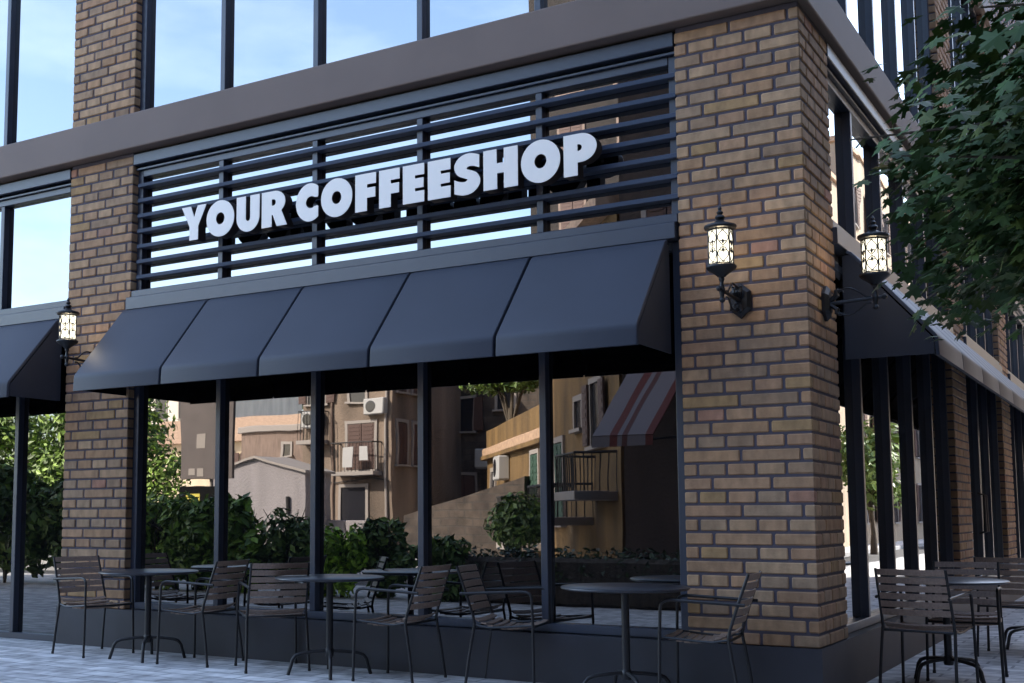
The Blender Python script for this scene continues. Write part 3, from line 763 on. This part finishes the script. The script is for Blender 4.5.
# main beige apartment house
hb = house('apartment_house', 'weathered beige house with brown shutters mirrored in the third front window', (0, -24, 0), 0, -23.0, -19.4, 9, 7.6, P_beige)
win(hb, -20.75, 5.0, .62, 1.0); win(hb, -20.6, 2.75, 1.15, 1.45, 'closed'); win(hb, -20.9, .95, 1.0, 1.15)
b = balcony(hb, -21.5, -19.75, 2.6, .55); 
m = MB(); m.box(-20.95, -20.55, .56, .59, 2.75, 3.4); m.box(-20.3, -19.95, .56, .59, 2.95, 3.4); m.build('laundry', M_['acw'], b)
win(hb, -22.4, 5.0, .7, 1.1, 'open'); ac_unit(hb, -22.5, 0, 4.1)
b2 = balcony(hb, -22.9, -21.9, 3.7, .5)
for i, yy in enumerate((-.6, -1.5)):
    win(hb, yy, 2.9, .5, 1.3, 'closed', d=-19.4, axis='x'); win(hb, yy, 5.3, .5, 1.3, 'closed', d=-19.4, axis='x')
m = MB(); m.tube([(-19.6, .05, 0), (-19.6, .05, 7.5)], .05, 8); m.build('drainpipe', M_['trim'], hb)
m = MB(); m.tube([(-22.95, .06, 2.4), (-21.6, .05, 2.25), (-20.2, .05, 2.38), (-19.45, .05, 2.3)], .018, 5); m.build('cable', M_['rail'], hb)
m = MB(); m.tube([(-21.75, .05, 0), (-21.75, .05, 7.5)], .035, 6); m.build('drainpipe', M_['hut'], hb)
ac_unit(hb, -19.95, 0, 4.45)
# stone building to its right
hs = house('stone_building', 'dark rough stone building mirrored in the fourth front window', (0, -28.5, 0), 0, -20.9, -14.0, 8, 8.0, M_['stone'])
m = MB(); m.tube([(-20.3, .08, 0), (-20.3, .08, 7.9)], .09, 8); m.build('drainpipe', M_['trim'], hs)
win(hs, -19.3, 1.2, .9, 1.4, 'closed'); win(hs, -19.2, 4.2, .7, 1.1, 'open'); win(hs, -17.6, 4.9, .7, .9); win(hs, -15.7, 4.9, .7, .9)
m = MB(); m.box(-18.6, -17.8, .0, .5, 2.8, 3.5, .05); m.build('wall_cabinet', M_['acw'], hs)
# low retaining wall of stone before it
rw = MB(); rw.extr([(-16.2, -20.2, 0), (-12.4, -20.2, 0), (-12.4, -20.2, 2.2), (-16.2, -20.2, 1.2)], (0, .4, 0)); tag(rw.build('garden_wall', M_['stone']), 'sloping stone garden wall in front of the dark stone building', 'wall')
rw = MB(); rw.box(-24.0, -17.7, -21.3, -21.0, 0, 1.05, .02); tag(rw.build('garden_wall', P_grey), 'low plain grey wall behind the bushes, below the beige house', 'wall')
# grey gabled shed and hut behind it
hg = house('gabled_shed', 'low mauve grey gabled shed mirrored in the second front window', (0, -20, 0), 0, -23.6, -19.8, 1.2, 2.45, P_grey, 'gable', 'shed')
m = MB(); m.tube([(-20.4, .05, 1.2), (-20.4, .05, 1.75)], .05, 6); m.build('vent_pipe', M_['rail'], hg)
hh = house('hut', 'rusty brown hut with one small window above the grey shed', (0, -25, 0), 0, -26.6, -23.2, 2.0, 4.15, M_['hut'], None, 'hut')
win(hh, -24.5, 3.35, .35, .35)
hc = house('cream_house', 'sunlit cream house with sloping tiled roof behind the hut', (0, -34, 0), 0, -42, -31.0, 6, 4.7, P_cream, 'slope')
for x in (-35.2, -33.6, -32.2): win(hc, x, 3.1, .7, 1.0, 'open')
hk = house('cream_apartment_block', 'tall sunlit cream block above the trees at far left', (0, -46, 0), 0, -58, -47.2, 9, 10.2, P_pale, 'slope')
for x in (-56, -53.4, -51.4, -49.3):
    for z in (2, 4.6, 7.2): win(hk, x, z, .9, 1.5, 'panes')
# ochre house: its front recedes from the viewer
ty = 52.6; K = 1.25; OX, OY, OZ = 1.93+K*(-10.65-1.93), 8.05+K*(-16-8.05), 1.2*(1-K)
hy = house('ochre_house', 'ochre house with green shutters and planted balcony mirrored in the right front windows', (OX, OY, OZ), radians(ty), -4.65, 3.4, 4.5, 2.72, P_yel, 'flat'); hy.scale = (K, K, K)
q = MB(); q.box(-4.65, 3.4, -.16, .02, 2.94, 3.42, .02); q.build('parapet', P_yel, hy)
q = MB(); q.box(-4.8, 3.45, -.2, .16, 2.62, 2.72, .01); q.build('cornice', P_yel, hy)
q = MB(); q.box(3.41, 9.2, -4.5, 0, 0, 5.9); q.build('wall', P_yel, hy)
q = MB(); q.box(3.3, 9.3, -4.6, .35, 5.9, 6.1); q.build('roof', M_['tile'], hy)
ac_unit(hy, -1.3, .0, 2.03)
win(hy, 2.3, 1.1, .8, 1.35, 'closed', sm='shutg'); win(hy, 4.75, 1.1, .75, 1.45, 'closed', sm='shutg'); win(hy, -3.4, 1.2, .7, 1.1)
win(hy, 6.5, 2.75, .5, .4); win(hy, 7.75, 2.4, .7, .95, 'open'); win(hy, 7.75, 4.5, .7, 1.0, 'open'); win(hy, 5.2, 4.5, .7, 1.0, 'closed', sm='shutg')
balcony(hy, -4.6, 3.2, .62, .75); balcony(hy, 5.6, 7.4, 1.15, .8, rail_h=.55); balcony(hy, 7.5, 9.0, 1.55, .7, rail_h=.6)
def wl(s, n, z): 
    a = radians(ty); return (OX+K*(s*cos(a)-n*sin(a)), OY+K*(s*sin(a)+n*cos(a)), max(0, OZ+K*z) if z > .3 else 0)
for i, s in enumerate((-4.0, -2.6, -.9, .5, 1.7, 2.8)):
    r = thing('potted_plant', wl(s, .45, .625), 0, '%s on the ochre balcony' % ['pale trailing plant at the left end', 'small bushy plant second from the left end', 'plant under the white air conditioner', 'plant left of the green shutters', 'plant right below the green shutters', 'plant at the right end'][i], 'plant', 'potted plants on the balcony')
    m = MB(); m.lathe([(.09, 0), (.14, .22), (.15, .24), (.0, .23)], 12); m.build('pot', M_['pot'], r)
    m = MB(); leaf_cloud(m, [(0, 0, .45, .28, .26, .28)], 150, .09, GT); m.build('foliage', M_['leafb'], r)
# striped awning (own thing), held off the ochre house by two arms
def stripes():
    m = bpy.data.materials.new('striped_cloth'); m.use_nodes = True; nt = m.node_tree; N = nt.nodes; L = nt.links; b = N['Principled BSDF']; b.inputs['Roughness'].default_value = .8
    tc = N.new('ShaderNodeTexCoord'); sp = N.new('ShaderNodeSeparateXYZ'); L.new(tc.outputs['Object'], sp.inputs[0])
    mu = N.new('ShaderNodeMath'); mu.operation = 'MULTIPLY'; mu.inputs[1].default_value = 1.55; L.new(sp.outputs['X'], mu.inputs[0])
    fr = N.new('ShaderNodeMath'); fr.operation = 'FRACT'; L.new(mu.outputs[0], fr.inputs[0])
    cr = N.new('ShaderNodeValToRGB'); cr.color_ramp.interpolation = 'CONSTANT'; e = cr.color_ramp.elements
    e[0].color = (.17, .15, .16, 1); e[1].position = .5; e[1].color = (.11, .02, .014, 1); k = e.new(.72); k.color = (.17, .15, .16, 1); k = e.new(.85); k.color = (.09, .03, .026, 1)
    L.new(fr.outputs[0], cr.inputs[0]); L.new(cr.outputs[0], b.inputs['Base Color']); return m
ht = house('tenement', 'tall dark brown tenement mirrored behind the right end of the louvres', (0, -34, 0), 0, -19.3, -6.0, 9, 23, P_dark, 'tile')
for x in (-17.5, -15, -12.5, -10):
    for z in (9, 12, 15, 18): win(ht, x, z, 1.0, 1.7, 'closed' if (x+z) % 2 else 'panes', fm='hut')
hd = house('brown_house', 'dark brown house at the right end of the mirrored street', (0, -12.4, 0), 0, -6.55, 2.5, 6, 10.5, P_brown)
win(hd, -5.6, 5.4, .8, 1.5, 'closed'); win(hd, -3.4, 5.4, .8, 1.5, 'closed')
sa = thing('striped_awning', (-6.3, -12.4, 0), 0, 'red and white striped cloth awning mirrored in the rightmost front window', 'awning')
q = MB(); q.extr([(-.0, .02, 3.95), (1.1, .02, 3.95), (1.1, 2.0, 2.5), (-.0, 2.0, 2.5)], (0, .012, .014)); q.build('cloth', stripes(), sa)
q = MB(); q.extr([(0, 2.0, 2.5), (1.1, 2.0, 2.5), (1.1, 2.02, 2.32), (0, 2.02, 2.32)], (0, .008, 0)); q.build('valance', stripes(), sa)
for x in (.05, 1.05):
    q = MB(); q.tube([(x, .0, 2.6), (x, 1.98, 2.43)], .02, 6); q.build('arm', M_['rail'], sa)
# notice board on a pole
nb = thing('notice_board', (-16.85, -12.5, 0), 0, 'tall brown notice board with paper stickers on a pole among the bushes', 'notice board')
q = MB(); q.box(-.82, .80, -.04, .04, 2.02, 4.3, .01); q.build('board', M_['board'], nb)
q = MB(); q.tube([(.02, -.09, 0), (.02, -.09, 4.4)], .045, 10); q.build('pole', M_['trim'], nb)
q = MB()
for x, z, w, h in ((-.3, 2.75, .26, .34), (-.55, 2.12, .2, .16), (-.28, 2.08, .2, .2), (.35, 2.9, .22, .3)): q.box(x, x+w, .041, .046, z, z+h)
q.build('sticker', M_['trim'], nb)
q = MB(); q.box(-.85, .25, -.03, .03, 1.45, 1.85, .01); o = q.build('lower_board', M_['dark'], nb)
q = MB(); q.box(-.62, -.2, .031, .036, 1.5, 1.68); q.build('sticker', M_['yellow'], o)

# trees and bushes across the road
def clumpset(w, d, h0, h1, k, rnd, r=.6):
    return [(rnd.uniform(-w, w), rnd.uniform(-d, d), rnd.uniform(h0, h1), r*rnd.uniform(.7, 1.3), r*rnd.uniform(.7, 1.3), r*rnd.uniform(.6, 1.1)) for _ in range(k)]
rn = random.Random(5)
G_ = 'leafy trees across the road'
tree('leafy_tree', 'dark leafy tree mirrored at the far left edge', (-25.6, -14.6, 0), 2.2, clumpset(1.6, 1.0, 1.2, 4.6, 18, rn, .95), 5600, .12, M_['leafb'], [(.8, .9, .5), (.6, .7, .45), (1.0, 1.2, .5), (2.6, 2.6, 2.0)], .14, group=G_)
tree('leafy_tree', 'leafy tree mirrored left of the left brick pier', (-21.9, -14.2, 0), 2.0, clumpset(1.4, .9, 1.0, 4.3, 16, rn, .9), 5200, .12, M_['leafb'], [(.8, .9, .5), (.6, .7, .45), (1.0, 1.2, .5), (2.6, 2.6, 2.0)], .12, group=G_)
tree('leafy_tree', 'bright green leafy tree beside the notice board', (-20.2, -14.0, 0), 1.8, [(-.6, 0, 3.5, .7, .7, .7), (-.2, .2, 2.9, .9, .8, .7), (.5, 0, 2.3, .8, .8, .6), (-.5, .3, 1.9, .9, .8, .6), (.3, .2, 1.4, .9, .8, .6), (-.7, 0, 1.0, .8, .8, .6), (.9, .2, 1.5, .6, .7, .5), (-1.2, 0, 2.6, .7, .7, .8), (.4, .2, .7, .9, .8, .5)], 5200, .085, M_['leafb'], [(2.0, 2.1, 1.4), (1.3, 1.4, .9), (3.2, 3.2, 2.2), (.7, .8, .5)], .1, group=G_)
BG = 'bushes across the road'
def bush(label, x, y, w, h, n, sz, tints):
    x = 1.93+(x-1.93)*.885; y += 1.75; w *= .92; h = 1.2+.885*(h-1.2)
    r = thing('bush', (x, y, 0), 0, label, 'bush', BG)
    m = MB()
    for k in range(7): m.tube([(0, 0, -.03), (rn.uniform(-.3, .3)*w, rn.uniform(-.2, .2)*w, h*.5), (rn.uniform(-.8, .8)*w, rn.uniform(-.4, .4)*w, h*rn.uniform(.7, .95))], [.025, .016, .005], 5)
    m.build('stem', M_['bark'], r)
    m = MB(); cl = [(rn.uniform(-.75, .75)*w, rn.uniform(-.35, .35)*w, h*rn.uniform(.12, .8), w*.42, w*.36, h*.26) for _ in range(11)]
    leaf_cloud(m, cl, n, sz, tints); m.build('foliage', M_['leafb'], r)
DK = [(1.0, 1.1, .7), (.65, .75, .5), (1.7, 1.75, 1.1)]; BR = [(3.2, 3.6, .9), (2.2, 2.5, .7), (4.4, 4.6, 1.2), (1.3, 1.5, .5)]
bush('tall dark bush mirrored at the far left edge', -18.3, -8.0, 1.1, 2.2, 2600, .12, DK)
bush('dark bush mirrored just left of the left brick pier', -16.7, -8.1, 1.0, 2.0, 2600, .12, DK)
bush('mid green bush under the green tree near the left pier', -14.1, -8.05, .85, 1.9, 3000, .09, [(1.7, 1.8, 1.0), (1.0, 1.15, .6), (2.6, 2.7, 1.4), (3.4, 3.4, 2.1)])
bush('mid green bush beneath the notice board', -12.75, -8.1, .75, 1.6, 2600, .09, [(1.6, 1.75, .8), (.9, 1.1, .5), (2.6, 2.7, 1.1)])
bush('broad leaved bush right of the notice board', -11.75, -8.0, .5, 1.5, 900, .13, [(1.7, 1.9, .8), (1.0, 1.2, .6), (2.4, 2.6, 1.1)])
bush('dark rounded bush before the grey shed', -10.95, -8.1, .75, 1.45, 2600, .08, DK)
bush('bright yellow green bush in the third front window', -9.75, -7.9, .5, 1.15, 1700, .07, BR)
bush('dark bush below the beige house', -9.1, -8.2, .5, 1.2, 1600, .08, DK)
bush('low dark bush under the stone garden wall', -7.9, -8.2, .7, .85, 1800, .08, DK)
hg_ = thing('added_hedge', (-4.6, -6.5, 0), 0, 'made-up dark hedge in a long planter, added to darken the mirrored foot of the right panes', 'hedge')  # hedge and planter put in only to darken the lower reflections
q = MB(); leaf_cloud(q, [(x*.42, 0, .42, .36, .24, .36) for x in range(-5, 9)], 6500, .05, [(.3, .33, .25), (.2, .24, .2), (.45, .5, .3)]); q.build('foliage', M_['leafb'], hg_)
q = MB(); q.box(-2.4, 3.7, -.2, .2, -.01, .62, .05); q.build('added_planter', M_['bark'], hg_)
tree('leafy_tree', 'light green tree overhanging the stone building', (-15.0, -24.0, 0), 4.4, [(-.9, 0, 5.5, 1.0, .8, .7), (.3, .2, 5.4, .9, .8, .6), (1.3, 0, 5.7, 1.0, .9, .8), (.2, 0, 6.1, 1.2, .9, .7), (-1.7, 0, 5.9, .8, .7, .6)], 3200, .13, M_['leafb'], [(1.3, 1.4, .9), (.9, 1, .7), (.6, .7, .5)], .13, group=G_)
tree('potted_tree', 'dark bushy tree in a pot before the ochre house', wl(7.2, 1.2, 0), .9, [(0, 0, 1.25, .55, .5, .42), (-.3, .1, 1.0, .45, .45, .4), (.3, 0, 1.0, .45, .45, .4), (0, .1, .75, .5, .45, .3)], 1700, .09, M_['leafb'], DK, .04)
tree('umbrella_pine', 'far grey green umbrella pine above the cream roof', (-54, -60, 0), 8.0, [(-2, 0, 9.4, 2.4, 2, .7), (1.5, 0, 9.6, 2.6, 2, .8), (0, 0, 10.0, 2, 2, .6)], 2600, .25, M_['leafb'], DK, .3)

# side street: pale row seen mirrored in the right hand windows
hr = house('pale_terrace', 'tan plastered terrace with mixed shutters along the side street', (7.9, 27.0, 0), pi/2, 0, 11, 8, 13.5, P_terr, 'flat')
for x in range(3):
    for z in (.9, 3.9, 6.9, 9.9): win(hr, 2.2+x*3.2, z, 1.0, 1.6, 'panes' if x % 2 else 'closed')
hr2 = house('cream_terrace', 'taller tan terrace with open brown shutters farther along the side street', (7.9, 38.6, 0), pi/2, 0, 27, 8, 15.5, P_terr, 'flat')
for x in range(8):
    for z in (.9, 3.9, 6.9, 9.9, 12.6): win(hr2, 1.6+x*3, z, 1.0, 1.6, 'open')
hx = house('added_corner_house', 'unseen tall brown house added across the side street to block bright sky', (8.0, 0, 0), pi/2, -12, 26, 14, 15, P_brown, 'tile')  # added out of view so mullion sides and right side turn darker
for x in range(12):
    for z in (1, 4.4, 7.8, 11.2): win(hx, -10.5+x*2.9, z, 1.1, 1.9, 'closed')
hx = house('added_corner_house', 'unseen tall brown house added on the far corner to block bright sky', (7.5, -31, 0), pi/2, -16, 18.5, 14, 17, P_brown, 'tile')  # second added house out of view, keeps bright sky off the frames
for x in range(10):
    for z in (1, 4.4, 7.8, 11.2): win(hx, -14+x*3.3, z, 1.1, 1.9, 'closed')
he = house('added_end_house', 'long tan house added at the far end of the side street to block sky glow', (0, 67, 0), pi, -7.6, 40, 10, 25, P_terr, 'tile')  # added to cut the low sky glow off the side awning
for x in range(6):
    for z in (1, 4.4, 7.8, 11.2, 14.6, 18): win(he, -5.5+x*3.3, z, 1.1, 1.9, 'open')
tree('leafy_tree', 'leafy young tree on the side street', (5.6, 30.5, .0), 1.9, clumpset(.9, .9, 1.8, 3.9, 9, rn, .8), 2200, .13, M_['leafb'], [(1.1, 1.15, 1), (.8, .85, .7), (1.5, 1.5, 1.2)], .08, group=G_)

# ------------------------------------------------------------------ sky, sun, camera
SUN_AZ = Vector((-.6, .8)); EL = radians(36)
w = bpy.data.worlds.new('World'); S.world = w; w.use_nodes = True; nt = w.node_tree; N = nt.nodes; L = nt.links
bg = N['Background']; sky = N.new('ShaderNodeTexSky'); sky.sky_type = 'NISHITA'; sky.sun_disc = False
sky.sun_elevation = EL; sky.sun_rotation = math.atan2(SUN_AZ.x, SUN_AZ.y); sky.air_density = 1.0; sky.dust_density = 1.6; sky.ozone_density = 1.0; sky.altitude = 50
tc = N.new('ShaderNodeTexCoord'); mp = N.new('ShaderNodeMapping'); mp.inputs['Scale'].default_value = (1, 1, 3.2); L.new(tc.outputs['Generated'], mp.inputs[0])
nz = N.new('ShaderNodeTexNoise'); nz.inputs['Scale'].default_value = 2.1; nz.inputs['Detail'].default_value = 9; nz.inputs['Roughness'].default_value = .58; L.new(mp.outputs[0], nz.inputs['Vector'])
cr = N.new('ShaderNodeMapRange'); cr.inputs[1].default_value = .52; cr.inputs[2].default_value = .85; cr.inputs[3].default_value = 0; cr.inputs[4].default_value = .22; L.new(nz.outputs['Fac'], cr.inputs[0])
mx = N.new('ShaderNodeMix'); mx.data_type = 'RGBA'; L.new(cr.outputs[0], mx.inputs[0]); L.new(sky.outputs[0], mx.inputs[6]); mx.inputs[7].default_value = (9, 9.3, 9.8, 1)
L.new(mx.outputs[2], bg.inputs['Color']); bg.inputs['Strength'].default_value = .15
sd = bpy.data.lights.new('sun', 'SUN'); sd.energy = 3.2; sd.angle = radians(.53); sd.color = (1, .93, .82)
so = bpy.data.objects.new('sun', sd); COL.objects.link(so)
v = Vector((SUN_AZ.x*cos(EL), SUN_AZ.y*cos(EL), sin(EL))); so.rotation_euler = (-v).to_track_quat('-Z', 'Y').to_euler(); so.location = v*40+Vector((0, 0, 10))

cd = bpy.data.cameras.new('camera'); co = bpy.data.objects.new('camera', cd); COL.objects.link(co)
cd.sensor_width = 36; cd.sensor_fit = 'HORIZONTAL'; cd.lens = 1187.4*36/1024; cd.shift_x = (512-418.8)/1024; cd.shift_y = (398.28-341.5)/1024; cd.clip_end = 3000; cd.clip_start = .05
R = Vector((.84481297, .53505619, -.002433)); U = Vector((.05416526, -.08099726, .99524146)); W = Vector((-.53231304, .84092468, .09740899))
co.matrix_world = Matrix(((R.x, U.x, -W.x, 1.93447), (R.y, U.y, -W.y, -7.79258), (R.z, U.z, -W.z, 1.20168), (0, 0, 0, 1)))
S.camera = co
S.view_settings.view_transform = 'Standard'; S.view_settings.look = 'None'; S.view_settings.exposure = 2.6; S.view_settings.gamma = 1
S.cycles.max_bounces = 8; S.cycles.glossy_bounces = 5; S.cycles.diffuse_bounces = 3; S.cycles.caustics_reflective = False; S.cycles.caustics_refractive = False
S.cycles.sample_clamp_indirect = 6
try: S.cycles.use_denoising = True
except Exception: pass
